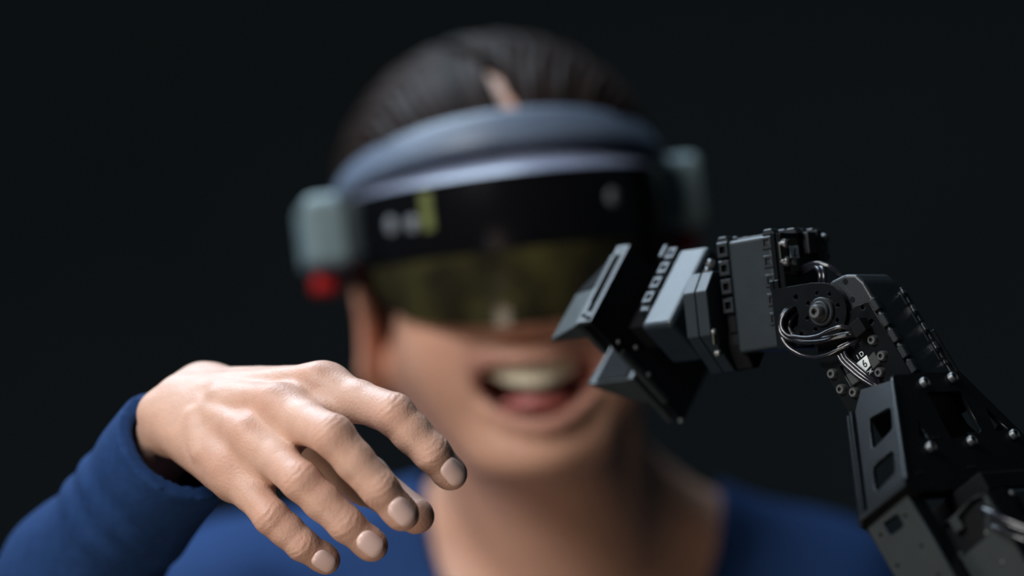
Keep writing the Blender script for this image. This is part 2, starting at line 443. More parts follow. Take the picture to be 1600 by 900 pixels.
# label field
part('number_label', prism([tuple(onf(*q, .0012)[:2]) for q in ((1338.7, 568), (1355, 555), (1361, 571), (1353.3, 580))], .7, 1.3, MT['paper']), FM, fs)
c6 = onf(1352.6, 568.5); part('number', text_mesh('6', .0046, MT['ink']), FM, fs, onface((c6[0], c6[1], .6), (0, 0, -1), (1, 0, 0)))
ci = onf(1345.0, 555.0); part('lettering', text_mesh('I D', .0030, MT['white_ink']), FM, fs, onface((ci[0], ci[1], 1.1), (0, 0, -1), (1, 0, 0)))
ck = onf(1359.5, 581.5); part('lettering', text_mesh('OK', .0024, MT['white_ink']), FM, fs, onface((ck[0], ck[1], 1.1), (0, 0, -1), (1, 0, 0)))
part('cover_block', prism([tuple(onf(*q, 0)[:2]) for q in ((1357, 559), (1366, 549), (1376, 566), (1365, 577))], -.6, 1.4, MT['grey_metal'], .2, 1), FM, fs)
part('cover_block', prism([tuple(onf(*q, 0)[:2]) for q in ((1322, 586), (1333, 579), (1343, 595), (1332, 602))], -.2, 1.4, MT['grey_metal'], .2, 1), FM, fs)
pc = onf(1344, 512, -.002); part('cable_socket', boxes([((pc[0] - 3.2, pc[0] + 3.2), (pc[1] - 3.4, pc[1] + 3.4), (-4.5, 1.4))], MT['bore'], .5), FM, fs)
pc = onf(1372, 607, 0); part('cable_socket', boxes([((pc[0] - 3, pc[0] + 3), (pc[1] - 2.6, pc[1] + 5), (-1.5, 1.4))], MT['bore'], .4), FM, fs)

# --- trapezoid bracket below the fore-arm servo
MP = 25.3
def onh(px, py): p = FH.pick(px, py, 2, MP * .001) * 1000; return (p[0], p[1])
Hout = [(49.2, -21.5), (51, -23.8), (101.4, -57.8), (101.4, 63), (50, 31), (48.4, 29.5)]
Hh = [[onh(*q) for q in ((1449, 613), (1498, 611), (1503, 614), (1533, 672), (1530, 677), (1490, 685), (1485, 682))],
      [onh(*q) for q in ((1434, 654), (1453, 689), (1437, 682))],
      [onh(*q) for q in ((1540, 636), (1576, 670), (1556, 674))]]
tb = part('trapezoid_bracket', plate(Hout, Hh, MP - 1.8, MP, MT['metal'], .15), FH)
for q in ((1443, 600), (1487, 592), (1453, 701), (1517, 691), (1583, 681)):
    a, b = onh(*q); screw(FH, (a, b, MP), (0, 0, 1), tb, SCREW, 1.18)
part('lower_lip', boxes([((101.6, 106), (-56, 62), (MP - 6, MP))], MT['bore'], .5), FH, tb)
part('inner_block', boxes([((52, 94), (-16, 26), (2, 18))], MT['bore'], .8), FH, tb)
for q0, q1 in (((1437, 739), (1448, 735)), ((1518, 730), (1540, 727)), ((1518, 678), (1527, 676)), ((1462, 684), (1471, 694))):
    a, b = onh(*q0); part('engraved_slot', boxes([((a - .5, a + .5), (b - 3, b + 3), (MP, MP + .25))], MT['plastic'], .1, 1), FH, tb)
p0 = FM.wor(np.array([MP, 51, -23.8]) * .001); p1 = FM.wor(np.array([MP, 101.4, -57.8]) * .001); S = nz(p1 - p0)
IP = Fr(p0, S, Mx)                                     # slanted side plate: x down the slant, y thickness
IP.R[2] = np.cross(S, Mx)
isg = 1 if IP.R[2][1] < 0 else -1                      # sign of z that faces the camera
def oni(px, py): p = IP.pick(px, py, 2, 0) * 1000; return (p[0], p[1])
Iout = [(-8, -18), (1, -.4), (61, -.4), (61.4, -23), (2, -23)]
Ih = [[oni(*q) for q in ((1358, 654), (1388, 637), (1392, 640), (1394, 668), (1391, 674), (1366, 700), (1362, 699))],
      [oni(*q) for q in ((1363, 729), (1392, 705), (1396, 707), (1398, 735), (1396, 741), (1371, 767), (1367, 765))]]
part('side_plate', plate(Iout, Ih, *( (-1.8, 0) if isg > 0 else (0, 1.8)), MT['metal'], .15), IP, tb)
zf = isg
def zi(a, b): return tuple(sorted((zf * a, zf * b)))
part('side_flange', boxes([((1, 62), (-24.8, -23.2), zi(-8, 1.5))], MT['metal'], .3, 1), IP, tb)
part('side_flange', boxes([((0, 63), (-28.0, -26.2), zi(-9, 0))], MT['metal'], .3, 1), IP, tb)
part('side_sill', boxes([((60.5, 64), (-25.5, 1), zi(-6, 2.5))], MT['bore'], .4), IP, tb)
part('edge_strip', boxes([((2, 58), (-.6, .8), zi(-.6, .9))], MT['plastic'], .2, 1), IP, tb)
# mirrored far side plate
p0b = FM.wor(np.array([MP, 51, 31.4]) * .001); p1b = FM.wor(np.array([MP, 101.4, 62.8]) * .001); S2 = nz(p1b - p0b)
IP2 = Fr(p0b, S2, Mx)
part('side_plate', plate([(0, -.4), (61, -.4), (61, -23), (2, -23)], [[(11, -16), (13, -5), (25, -5), (28, -15)], [(37, -17), (38, -5), (49, -5), (52, -16)]], -.9, .9, MT['metal'], .15), IP2, tb)

# --- lower arm: channel plates continuing down to the base
WJ = -.058
def onj(px, py, w=WJ): p = FM.pick(px, py, 2, w) * 1000; return (p[0], p[1])
Jh = [[onj(*q) for q in ((1380, 817), (1400, 803), (1404, 804), (1412, 820), (1410, 824), (1393, 837), (1389, 836))]]
Jh += [circle(*onj(*q), .75, 12) for q in ((1376, 836), (1414, 806), (1440, 853), (1402, 884), (1466, 899))]
la = part('lower_arm', plate([(-.6, 105.6), (22.8, 105.0), (22.8, 196), (-.6, 196)], Jh, -58, -56.4, MT['arm_metal'], .15), FM)
part('channel_top', boxes([((-.6, 22.8), (104, 105.4), (-58, -46))], MT['metal'], .2, 1), FM, la)
part('channel_wall', boxes([((21.2, 22.8), (105.8, 196), (-56.2, -47))], MT['metal'], .2, 1), FM, la)
part('channel_wall', boxes([((-.6, 1.0), (105.8, 196), (-56.2, -47))], MT['metal'], .2, 1), FM, la)
WK = -.0465
K = [(23, 120), (27, 120), (27, 126), (31, 126), (31, 121), (41, 119), (47, 121), (47, 196), (23, 196)]
Kh = [circle(*onj(*q, WK), .9, 12) for q in ((1540, 835), (1565, 880))] + [circle(*onj(1500, 867, WK), 1.35, 16)]
part('inner_plate', plate(K, Kh, -46.5, -44.5, MT['arm_metal'], .15), FM, la)
part('inner_block', boxes([((1.2, 46), (121, 196), (-44, -20))], MT['bore'], .8), FM, la)
part('inner_edge', boxes([((47.1, 48.4), (120, 196), (-46, -30))], MT['metal'], .3, 1), FM, la)
part('cross_block', boxes([((2, 40), (106.5, 115), (-28, 52))], MT['bore'], .8), FM, la)
for q in ((1541, 833), (1566, 879)):
    p = onj(*q, WK); screw(FM, (p[0], p[1], -46.2), (0, 0, -1), la, SCREWB, .45)
part('far_plate', boxes([((-.6, 45), (105.8, 196), (50, 52))], MT['arm_metal'], .3, 1), FM, la)
part('rear_motor', boxes([((4, 42), (116, 190), (-16, 44))], MT['plastic'], 2, 2), FM, la)
# shoulder yoke and turntable base standing on the table (below the frame)
bz = FM.wor([.012, .19, -.005]); rb0 = np.array([bz[0], bz[1], TABLE_Z])
SW = Fr(rb0, (1, 0, 0), (0, 1, 0), (0, 0, 1)); hgt = (bz[2] - TABLE_Z) * 1000
sh = part('shoulder_yoke', prism([(-62, hgt - 150), (62, hgt - 150), (52, hgt + 22), (-52, hgt + 22)], -34, 34, MT['metal'], 3, 2), Fr(rb0, nz([.63, .78, 0]), (0, 0, 1)))
part('column', lathe([(1, 60), (42, 60), (42, hgt - 175), (66, hgt - 170), (66, hgt - 151), (1, hgt - 151)], MT['metal'], 40), SW, sh)
part('turntable', lathe([(1, 22), (78, 22), (80, 25), (80, 48), (74, 60), (1, 60)], MT['plastic'], 40), SW, sh)
part('base_box', boxes([((-90, 90), (-80, 80), (0, 22))], MT['plastic'], 4, 2), SW, sh)

# --- cables
def ca(pts, w): return [A.wor(A.pick(p[0], p[1], 1, (p[2] if len(p) > 2 else w) * .001)) for p in pts]
CR = .00098
loops = [
    [(1252, 484, 9), (1241, 481, 1), (1229, 488, -4), (1221, 503, -6), (1226, 520, -7), (1246, 527, -7), (1275, 526, -7), (1300, 515, -7), (1317, 511, -6), (1334, 518, -3), (1343, 526, 1)],
    [(1254, 488, 9), (1239, 484, 1), (1226, 492, -3), (1219, 508, -4), (1223, 524, -5), (1245, 533, -5), (1280, 534, -4), (1310, 527, -3), (1336, 524, 0), (1345, 528, 3)],
    [(1254, 492, 9), (1233, 482, 1), (1222, 494, -2), (1219, 512, -3), (1226, 535, -4), (1243, 550, -4), (1268, 558, -4), (1292, 555, -4), (1313, 545, -3), (1333, 536, -1), (1344, 531, 2)],
    [(1258, 490, 9), (1245, 490, 2), (1236, 500, -1), (1234, 515, -2), (1252, 530, -3), (1285, 529, -3), (1312, 523, -2), (1338, 522, 0), (1346, 526, 3)],
]
for lp in loops: part('cable', tube(ca(lp, -5), CR, MT['cable']), None, robot)
for k in range(3):
    o = k * 6 - 6
    part('cable', tube(ca([(1330 + o * .4, 536 - abs(o) * .3, 1), (1315 + o, 546, -1), (1316 + o * .8, 556 - o * .3, -2), (1333 + o * .45, 575 - o * .75, -3), (1358 + o * .3, 595 - o * .6, -3), (1374, 606 - o * .3, -1.5), (1387, 614, 2)], 0), CR, MT['cable']), None, robot)
for k in range(3):
    part('cable', tube(ca([(1236 + 5 * k, 438, 14), (1246 + 6 * k, 424 + k, 13), (1262 + 6 * k, 414 + 2 * k, 12), (1284 + 4 * k, 412 + 2 * k, 12), (1303, 420 + 2 * k, 13), (1322, 436 + k, 16)], 0), CR, MT['cable']), None, robot)
for k in range(2):
    part('cable', tube(ca([(1262 + 8 * k, 419, 13), (1276 + 8 * k, 419, 11), (1282 + 6 * k, 432, 9), (1280 + 7 * k, 446, 9), (1270 + 7 * k, 462, 12)], 0), CR * 1.1, MT['cable']), None, robot)
for k, (y0, dx) in enumerate(((796, 0), (804, 4), (822, 12))):
    pts = [FM.wor(FM.pick(*q[:2], 2, q[2])) for q in ((1528 + dx, y0 - 4, -.040), (1538 + dx, y0, -.049), (1568 + dx, y0 + 14, -.052), (1600 + dx, y0 + 27, -.052), (1650, y0 + 46, -.050))]
    part('cable', tube(pts, CR, MT['cable']), None, robot)

# ------------------------------------------------------------------ signed-distance modelling (skin, shirt, hair)
class SDF:
    """ordered list of rounded primitives joined (or cut) smoothly, meshed with sparse surface nets"""
    def __init__(s): s.ops = []; s.disp = None; s.post = None

    def add(s, fn, c, r, k=.004, sub=False): s.ops.append((fn, np.array(c, np.float32), r, k, sub))

    def cone(s, a, b, ra, rb, k=.004, sub=False):
        a = np.array(a, np.float32); b = np.array(b, np.float32); ab = b - a; L = float(np.linalg.norm(ab)) + 1e-9
        u = ab / L; dr = ra - rb; sa = dr / L; ca_ = math.sqrt(max(1e-6, 1 - sa * sa))
        def fn(p):
            q = p - a; y = q @ u; x = np.sqrt(np.maximum((q * q).sum(1) - y * y, 0))
            t = np.clip((y + x * sa / ca_) / L, 0, 1)
            return np.sqrt(x * x + (y - t * L) ** 2) - (ra - dr * t)
        s.add(fn, (a + b) / 2, L / 2 + max(ra, rb), k, sub)

    def ball(s, c, r, k=.004, sub=False): s.cone(c, np.array(c) + [0, 0, 1e-4], r, r, k, sub)

    def ell(s, c, rad, k=.004, sub=False, R=None):
        c = np.array(c, np.float32); rad = np.array(rad, np.float32)
        R = None if R is None else np.array(R, np.float32)
        def fn(p):
            q = p - c
            if R is not None: q = q @ R.T
            k0 = np.sqrt(((q / rad) ** 2).sum(1)); k1 = np.sqrt(((q / (rad * rad)) ** 2).sum(1)) + 1e-9
            return k0 * (k0 - 1) / k1
        s.add(fn, c, float(rad.max()), k, sub)

    def ev(s, p, ops=None):
        d = np.full(len(p), .5, np.float32)
        for fn, c, r, k, sub in (s.ops if ops is None else ops):
            f = fn(p)
            if sub: h = np.maximum(k - np.abs(d + f), 0) / k; d = np.maximum(d, -f) + h * h * k * .25
            else: h = np.maximum(k - np.abs(d - f), 0) / k; d = np.minimum(d, f) - h * h * k * .25
        if s.post is not None: d = s.post(p, d)
        if s.disp is not None: d = d - s.disp(p)
        return d

    def mesh(s, lo, hi, h, B=12):
        lo = np.array(lo, float); n = np.ceil((np.array(hi) - lo) / (h * B)).astype(int)
        I = np.stack(np.meshgrid(*[np.arange(k) for k in n], indexing='ij'), -1).reshape(-1, 3)
        cen = (lo + (I + .5) * (h * B)).astype(np.float32); rad = h * B * .87
        keep = np.abs(s.ev(cen)) < rad * 1.35 + .003
        I = I[keep]; cen = cen[keep]
        g = np.stack(np.meshgrid(*[np.arange(B + 1)] * 3, indexing='ij'), -1).reshape(-1, 3)
        N = (n * B + 2).astype(np.int64); key = lambda c: (c[..., 0] * N[1] + c[..., 1]) * N[2] + c[..., 2]
        ids, vs, quads = [], [], []
        off = np.array([(i, j, k) for i in (0, 1) for j in (0, 1) for k in (0, 1)])
        edges = [(a, b) for a in range(8) for b in range(a + 1, 8) if np.abs(off[a] - off[b]).sum() == 1]
        for bi, c in zip(I, cen):
            ops = [o for o in s.ops if np.linalg.norm(o[1] - c) < o[2] + rad + max(.012, o[3] * 1.2)]
            p = (lo + (bi * B + g) * h).astype(np.float32)
            v = s.ev(p, ops).reshape((B + 1,) * 3); ins = v < 0
            if ins.all() or not ins.any(): continue
            cnt = sum(ins[o[0]:o[0] + B, o[1]:o[1] + B, o[2]:o[2] + B].astype(np.int8) for o in off)
            ce = np.argwhere((cnt > 0) & (cnt < 8))
            cv = np.stack([v[ce[:, 0] + o[0], ce[:, 1] + o[1], ce[:, 2] + o[2]] for o in off], 1)
            acc = np.zeros((len(ce), 3)); num = np.zeros(len(ce))
            for a, b in edges:
                m = (cv[:, a] < 0) != (cv[:, b] < 0); t = np.where(m, cv[:, a] / np.where(m, cv[:, a] - cv[:, b], 1), 0)
                acc += m[:, None] * (off[a] + t[:, None] * (off[b] - off[a])); num += m
            gc = bi * B + ce; ids.append(key(gc)); vs.append(lo + (gc + acc / num[:, None]) * h)
            for ax in range(3):
                sl = [slice(0, B)] * 3; sl2 = list(sl); sl2[ax] = slice(1, B + 1)
                e0, e1 = ins[tuple(sl)], ins[tuple(sl2)]; w = np.argwhere(e0 != e1)
                if len(w) == 0: continue
                fl = e0[w[:, 0], w[:, 1], w[:, 2]]; w = w + bi * B
                b1 = np.zeros(3, int); b2 = np.zeros(3, int); b1[(ax + 1) % 3] = 1; b2[(ax + 2) % 3] = 1
                q = np.stack([key(w), key(w - b1), key(w - b1 - b2), key(w - b2)], 1)
                q[~fl] = q[~fl][:, ::-1]; quads.append(q)
        ids = np.concatenate(ids); V = np.concatenate(vs); Q = np.concatenate(quads)
        o = np.argsort(ids); ids = ids[o]; V = V[o]
        f = np.searchsorted(ids, Q); f = np.minimum(f, len(ids) - 1); ok = (ids[f] == Q).all(1); f = f[ok]
        for it in range(2):
            p = V.astype(np.float32); d0 = s.ev(p); e = h * .4
            gr = np.stack([s.ev(p + np.eye(3, dtype=np.float32)[i] * e) - s.ev(p - np.eye(3, dtype=np.float32)[i] * e) for i in range(3)], 1) / (2 * e)
            gl = np.maximum((gr * gr).sum(1), .25); st = np.clip(d0 / gl, -h * .5, h * .5); V = V - gr * st[:, None]
        return V, f


def sdf_object(name, parts, mat, parent, color=None):
    """parts: list of (verts, quads); one mesh object, smooth, with colour attribute"""
    V = np.concatenate([p[0] for p in parts]); o = 0; Fq = []
    for v, f in parts: Fq.append(f + o); o += len(v)
    Fq = np.concatenate(Fq)
    me = bpy.data.meshes.new(name); me.vertices.add(len(V)); me.vertices.foreach_set('co', V.astype(np.float32).ravel())
    me.loops.add(len(Fq) * 4); me.loops.foreach_set('vertex_index', Fq.astype(np.int32).ravel())
    me.polygons.add(len(Fq)); me.polygons.foreach_set('loop_start', (np.arange(len(Fq)) * 4).astype(np.int32))
    me.polygons.foreach_set('loop_total', np.full(len(Fq), 4, np.int32)); me.polygons.foreach_set('use_smooth', np.ones(len(Fq), bool))
    me.update(calc_edges=True); me.validate(); me.materials.append(mat)
    if color is not None:
        a = me.color_attributes.new('tone', 'FLOAT_COLOR', 'POINT'); c = np.ones((len(V), 4), np.float32); c[:, :3] = color(V); a.data.foreach_set('color', c.ravel())
    return link(name, me, parent)


def vnoise(p, f, seed=0):
    """cheap smooth noise from summed sines"""
    q = p * f; r = 0
    for i, (a, b, c) in enumerate(((1.0, .7, .3), (-.4, 1.1, .6), (.5, -.8, 1.0), (1.3, .2, -.9))):
        r = r + np.sin(q[:, 0] * a + q[:, 1] * b + q[:, 2] * c + i * 1.7 + seed) * np.cos(q[:, 0] * c - q[:, 1] * a + q[:, 2] * b + i * 2.9)
    return r * .3


# ------------------------------------------------------------------ the person
person = bpy.data.objects.new('person', None); col.objects.link(person)
person.location = (.015, 2.14, 0); WM[person] = Matrix.Translation(person.location)
tag(person, 'laughing person in a blue long-sleeved top, one hand held out with drooping fingers', 'person')

SKIN = material('skin', (.6, .4, .3), .46, spec=.40, bump=.30, bscale=900, var=.06, vscale=120, sss=.18, attr='tone')
NAIL = material('fingernail', (.84, .62, .57), .28, spec=.5, bump=.03, bscale=600, var=.04)
CLOTH = material('blue_knit', (.012, .040, .128), .85, spec=.15, bump=.35, bscale=1400, var=.12, vscale=200)
HAIR = material('dark_hair', (.014, .0085, .007), .55, spec=.06, bump=.6, bscale=260, var=.5, vscale=60, stretch=(1, .15, .3))
TEETH = material('tooth_enamel', (.72, .66, .50), .25, spec=.5, bump=.03, bscale=300, var=.05)
GUM = material('tongue_flesh', (.42, .14, .13), .35, spec=.5, bump=.2, bscale=500, var=.1)

# --- hand: joints given as seen pixel and depth
J = dict(
    index=[(508, 606, 1.626), (615, 647, 1.598), (675, 708, 1.596), (705, 741, 1.600)],
    middle=[(440, 640, 1.618), (520, 681, 1.583), (593, 764, 1.581), (629, 804, 1.584)],
    ring=[(396, 688, 1.618), (470, 751, 1.590), (541, 819, 1.589), (582, 853, 1.592)],
    pinky=[(364, 735, 1.622), (424, 808, 1.604), (472, 851, 1.604), (510, 876, 1.608)])
RAD = dict(index=(.0098, .0088, .0078, .0066), middle=(.0098, .0090, .0079, .0067), ring=(.0094, .0084, .0075, .0064), pinky=(.0088, .0076, .0068, .0058))
J = {k: [P(*q) for q in v] for k, v in J.items()}
CARP = dict(index=P(324, 614, 1.672), middle=P(308, 622, 1.668), ring=P(287, 636, 1.663), pinky=P(270, 655, 1.658))
TH = [P(350, 640, 1.678), P(478, 692, 1.668), P(570, 750, 1.648), P(650, 806, 1.627)]
W0 = P(295, 634, 1.668); FDIR = nz([-.48, .58, -.65])
hdir = nz(J['middle'][0] - W0); kdir = nz(J['pinky'][0] - J['index'][0]); ND = nz(np.cross(hdir, kdir))
if ND[1] > 0: ND = -ND
H = SDF()
FING = {}
for f in ('index', 'middle', 'ring', 'pinky'):
    j = J[f]; rd = RAD[f]; b = [nz(j[i + 1] - j[i]) for i in range(3)]
    ax = nz(np.cross(b[0], b[1]))
    dor = []
    for i in range(3):
        v = nz(np.cross(ax, b[i])); dor.append(v)
    sg = 1 if dor[0] @ ND > 0 else -1
    dor = [v * sg for v in dor]; FING[f] = (j, b, dor, ax)
    # metacarpal: dorsal bone and palm flesh
    H.cone(CARP[f], j[0], .0105, rd[0] * .97, .0045)
    H.cone(CARP[f] - ND * .008, j[0] - ND * .007 - hdir * .004, .0115, .0095, .010)
for f in FING:
    j, b, dor, ax = FING[f]; rd = RAD[f]
    m0 = j[0] * .5 + j[1] * .5 - dor[0] * .0004; m1 = j[1] * .52 + j[2] * .48 - dor[1] * .0003
    H.cone(j[0], m0, rd[0] * .97, rd[1] * .99, .007); H.cone(m0, j[1], rd[1] * .99, rd[1] * .98, .0025)
    H.cone(j[1], m1, rd[1] * .98, rd[2] * 1.05, .0022); H.cone(m1, j[2], rd[2] * 1.05, rd[2], .002)
    H.cone(j[2], j[3], rd[2] * .99, rd[3], .002)
    H.ball(j[3] - dor[2] * .0012 - b[2] * .002, rd[3] * 1.0, .003)
    # extensor tendon ridge
    s0 = W0 + ND * .010 + (CARP[f] - W0) * .35; H.cone(s0, j[0] + ND * (rd[0] * .80), .0018, .0024, .008)
# veins over the back of the hand
def dorsal(a, t, h_): return CARP[a] * (1 - t) + J[a][0] * t + ND * h_
for chain in ([('index', .3, .0098), ('middle', .5, .0096), ('middle', .75, .0085)], [('ring', .45, .0088), ('pinky', .75, .0078)]):
    pts = [dorsal(*q) + kdir * .005 for q in chain]
    for a_, c_ in zip(pts[:-1], pts[1:]): H.cone(a_, c_, .0010, .0010, .006)
# webs between the fingers
for a, b_ in (('index', 'middle'), ('middle', 'ring'), ('ring', 'pinky')):
    pa = J[a][0] * .68 + J[a][1] * .32; pb = J[b_][0] * .68 + J[b_][1] * .32
    H.cone(pa - ND * .004, pb - ND * .004, .0060, .0060, .006)
# wrist, ulna head, forearm
ra_, ul_ = P(316, 622, 1.678), P(268, 652, 1.666)
H.cone(ra_, ul_, .0104, .0095, .010)
H.cone(ra_, ra_ + FDIR * .22 + np.array([.004, 0, .004]), .0115, .014, .012); H.cone(ul_, ul_ + FDIR * .22, .0095, .014, .010)
H.ball(P(241, 643, 1.662), .0064, .006)
# thumb
H.cone(TH[0] - ND * .004, TH[1], .0150, .0118, .012); H.cone(TH[1], TH[2], .0112, .0098, .006)
H.ball(TH[2], .0098, .004); H.cone(TH[2], TH[3], .0094, .0078, .004)
H.cone(TH[0] - ND * .010, J['index'][0] - ND * .014 - hdir * .014, .012, .008, .014)
JOINTS = []
for f in FING:
    j, b, dor, ax = FING[f]
    JOINTS += [(j[1], nz(b[0] + b[1]), nz(dor[0] + dor[1]), .9, RAD[f][1]), (j[2], nz(b[1] + b[2]), nz(dor[1] + dor[2]), .65, RAD[f][2])]


def wrinkle(p):
    d = np.zeros(len(p), np.float32)
    for c, t, n, amp, rr in JOINTS:
        q = p - c.astype(np.float32); m = (q * q).sum(1) < .0004
        if not m.any(): continue
        q = q[m]; s = q @ t; up_ = q @ n
        lat = q @ np.cross(t, n)
        w = np.exp(-(s / .0038) ** 2) * np.clip(up_ / rr, 0, 1) ** 2
        d[m] += -.00007 * amp * w * (.5 + .5 * np.cos(2 * math.pi * (s + .5 * lat * lat / rr * .6 + .0007 * np.sin(lat * 900)) / .0031))
    return d + .00012 * vnoise(p, 420) + .00018 * vnoise(p, 130)


H.disp = wrinkle
# seat for each nail
NDOR = {}
for f in FING:
    v = FING[f][2][2] + np.array([-.25, -.75, .25]); t_ = FING[f][1][2]; NDOR[f] = nz(v - t_ * (v @ t_))
NAILS = []
for f in FING:
    j, b, dor, ax = FING[f]; r = RAD[f][3]
    NAILS.append((j[3] - b[2] * .0026, b[2], NDOR[f], r))
hv = H.mesh(np.min([J['pinky'][3], W0 + FDIR * .11], 0) - [.05, .05, .04], np.max([J['index'][3], W0, TH[3]], 0) + [.05, .05, .03], .00072)

# --- head frame
hz = nz([-.115, .03, .99]); hy = np.array([-.09, .995, 0.]); hy = nz(hy - hz * (hy @ hz)); hx = np.cross(hy, hz)
HD = Fr(P(795, 405, 2.055), hx, hy, hz)
def hl_(x, y, z): return HD.wor([x, y, z])
Bd = SDF(); RH = HD.R
Bd.ell(hl_(0, .018, .030), (.077, .094, .079), .01, R=RH)
Bd.ell(hl_(0, -.028, -.035), (.057, .064, .078), .03, R=RH)
Bd.ell(hl_(0, -.050, .045), (.058, .040, .045), .03, R=RH)                       # forehead
for sx in (-1, 1):
    Bd.cone(hl_(sx * .052, .004, -.048), hl_(sx * .024, -.066, -.098), .015, .015, .025)   # jaw
    Bd.ell(hl_(sx * .037, -.060, -.044), (.026, .025, .032), .03, R=RH)          # smiling cheek
    Bd.cone(hl_(sx * .022, -.086, .012), hl_(sx * .048, -.070, .010), .010, .010, .015)    # brow bone
Bd.ell(hl_(0, -.076, -.103), (.022, .018, .015), .02, R=RH)                      # chin
Bd.cone(hl_(0, -.090, .012), hl_(0, -.103, -.031), .0075, .0105, .012)           # nose
for sx in (-1, 1): Bd.ball(hl_(sx * .0125, -.098, -.034), .0078, .006)
for sx in (-1, 1): Bd.ell(hl_(sx * .031, -.094, -.003), (.015, .012, .010), .010, True, R=RH)   # eye sockets
# lips
def arcpts(w, z0, lift, y0): return [hl_(x, y0 + 22 * x * x, z0 + lift * x * x) for x in np.linspace(-w, w, 9)]
for pts, rr in ((arcpts(.031, -.0555, 8, -.0965), .0052), (arcpts(.030, -.0895, 22, -.0935), .0050)):
    for a, b_ in zip(pts[:-1], pts[1:]): Bd.cone(a, b_, rr, rr, .006)
def mouth_cut(p):
    q = (p - HD.o.astype(np.float32)) @ RH.T.astype(np.float32)
    z = q[:, 2] + .0715 - 7 * q[:, 0] ** 2; y = q[:, 1] + .088; x = q[:, 0]
    k = np.sqrt((x / .0305) ** 2 + (z / .0145) ** 2 + (y / .032) ** 2); return (k - 1) * .0125
Bd.add(mouth_cut, hl_(0, -.088, -.068), .04, .004, True)
# ears
for sx in (-1, 1):
    Re = RH.copy(); an = sx * .45; c_, s_ = math.cos(an), math.sin(an)
    Re = np.array([[c_, s_, 0], [-s_, c_, 0], [0, 0, 1]]) @ RH
    Bd.ell(hl_(sx * .079, .014, -.034), (.006, .018, .034), .006, R=Re)
    Bd.ell(hl_(sx * .086, .006, -.030), (.005, .010, .019), .003, True, R=Re)
# neck, shoulders, chest (the same volume carries the shirt)
e = EYE
SHL, SHR = np.array([-.150, 2.15, e - .188]), np.array([.168, 2.15, e - .186])
NB = np.array([.036, 2.135, e - .150]); N0 = hl_(0, .030, -.060)


def torso(S, grow=0., kk=.03):
    for sh in (SHL, SHR):
        S.cone(NB + [0, .01, .028], sh, .036 + grow, .048 + grow, kk)
        S.cone(NB + [0, -.02, -.035], sh + [0, -.03, -.02], .026 + grow, .034 + grow, kk)
    S.ell((.012, 2.145, e - .36), (.165 + grow, .105 + grow, .225 + grow), kk)
    S.ell((.012, 2.15, e - .58), (.150 + grow, .105 + grow, .190 + grow), kk)
    for sx in (-1, 1): S.ell((.012 + sx * .075, 2.075, e - .37), (.065 + grow, .055 + grow, .065 + grow), kk)


Bd.cone(N0, NB, .050, .058, .025)
Bd.cone(hl_(0, -.02, -.075), NB + [0, -.03, -.01], .030, .040, .03)
Bd.cone(hl_(.060, .020, -.052), NB + [.012, -.048, -.022], .010, .010, .014)         # neck tendons
Bd.cone(hl_(-.060, .020, -.052), NB + [-.012, -.048, -.022], .010, .010, .014)
torso(Bd)
def bcut(p, d): return np.maximum(d, (EYE - .34) - p[:, 2])
Bd.post = bcut
bv = Bd.mesh((-.24, 1.90, EYE - .36), (.25, 2.32, EYE + .17), .0024)


def tone(V):
    c = np.tile(np.array([.60, .375, .285], np.float32), (len(V), 1))
    red = np.array([.56, .27, .20], np.float32); w = np.zeros(len(V), np.float32)
    for f in FING:
        j = FING[f][0]
        for q, s_, a in ((j[0] + ND * .006, .010, .35), (j[1], .0105, .38), (j[2], .008, .25), (j[3], .009, .30)):
            w = np.maximum(w, a * np.exp(-((V - q) ** 2).sum(1) / s_ ** 2))
    w = np.maximum(w, .35 * np.exp(-((V - TH[3]) ** 2).sum(1) / .012 ** 2))
    q = (V - HD.o) @ RH.T
    for sx in (-1, 1):
        w = np.maximum(w, .35 * np.exp(-((q - [sx * .04, -.085, -.035]) ** 2).sum(1) / .022 ** 2))
        w = np.maximum(w, .6 * np.exp(-((q - [sx * .083, .014, -.034]) ** 2).sum(1) / .028 ** 2))
    w = np.maximum(w, .45 * np.exp(-((q - [0, -.11, -.034]) ** 2).sum(1) / .016 ** 2))
    c += (red - c) * w[:, None]
    # lips and the inside of the mouth
    lx = np.abs(q[:, 0]); zu = -.0555 + 8 * q[:, 0] ** 2; zl = -.0895 + 22 * q[:, 0] ** 2
    lip = (lx < .036) & (q[:, 1] < -.06) & (q[:, 2] < zu + .0022) & (q[:, 2] > zl - .005)
    c[lip] = [.50, .25, .19]
    ins = lip & (q[:, 1] > -.088) & (q[:, 2] < zu - .004) & (q[:, 2] > zl + .004) & (lx < .029)
    c[ins] = [.16, .04, .035]
    face = (q[:, 2] > -.20) & (V[:, 1] > 1.85) & ~lip; c[face] *= np.array([.96, .86, .79], np.float32)
    n = vnoise(V, 90)[:, None] * .03
    return np.clip(c * (1 + n), .01, 1)


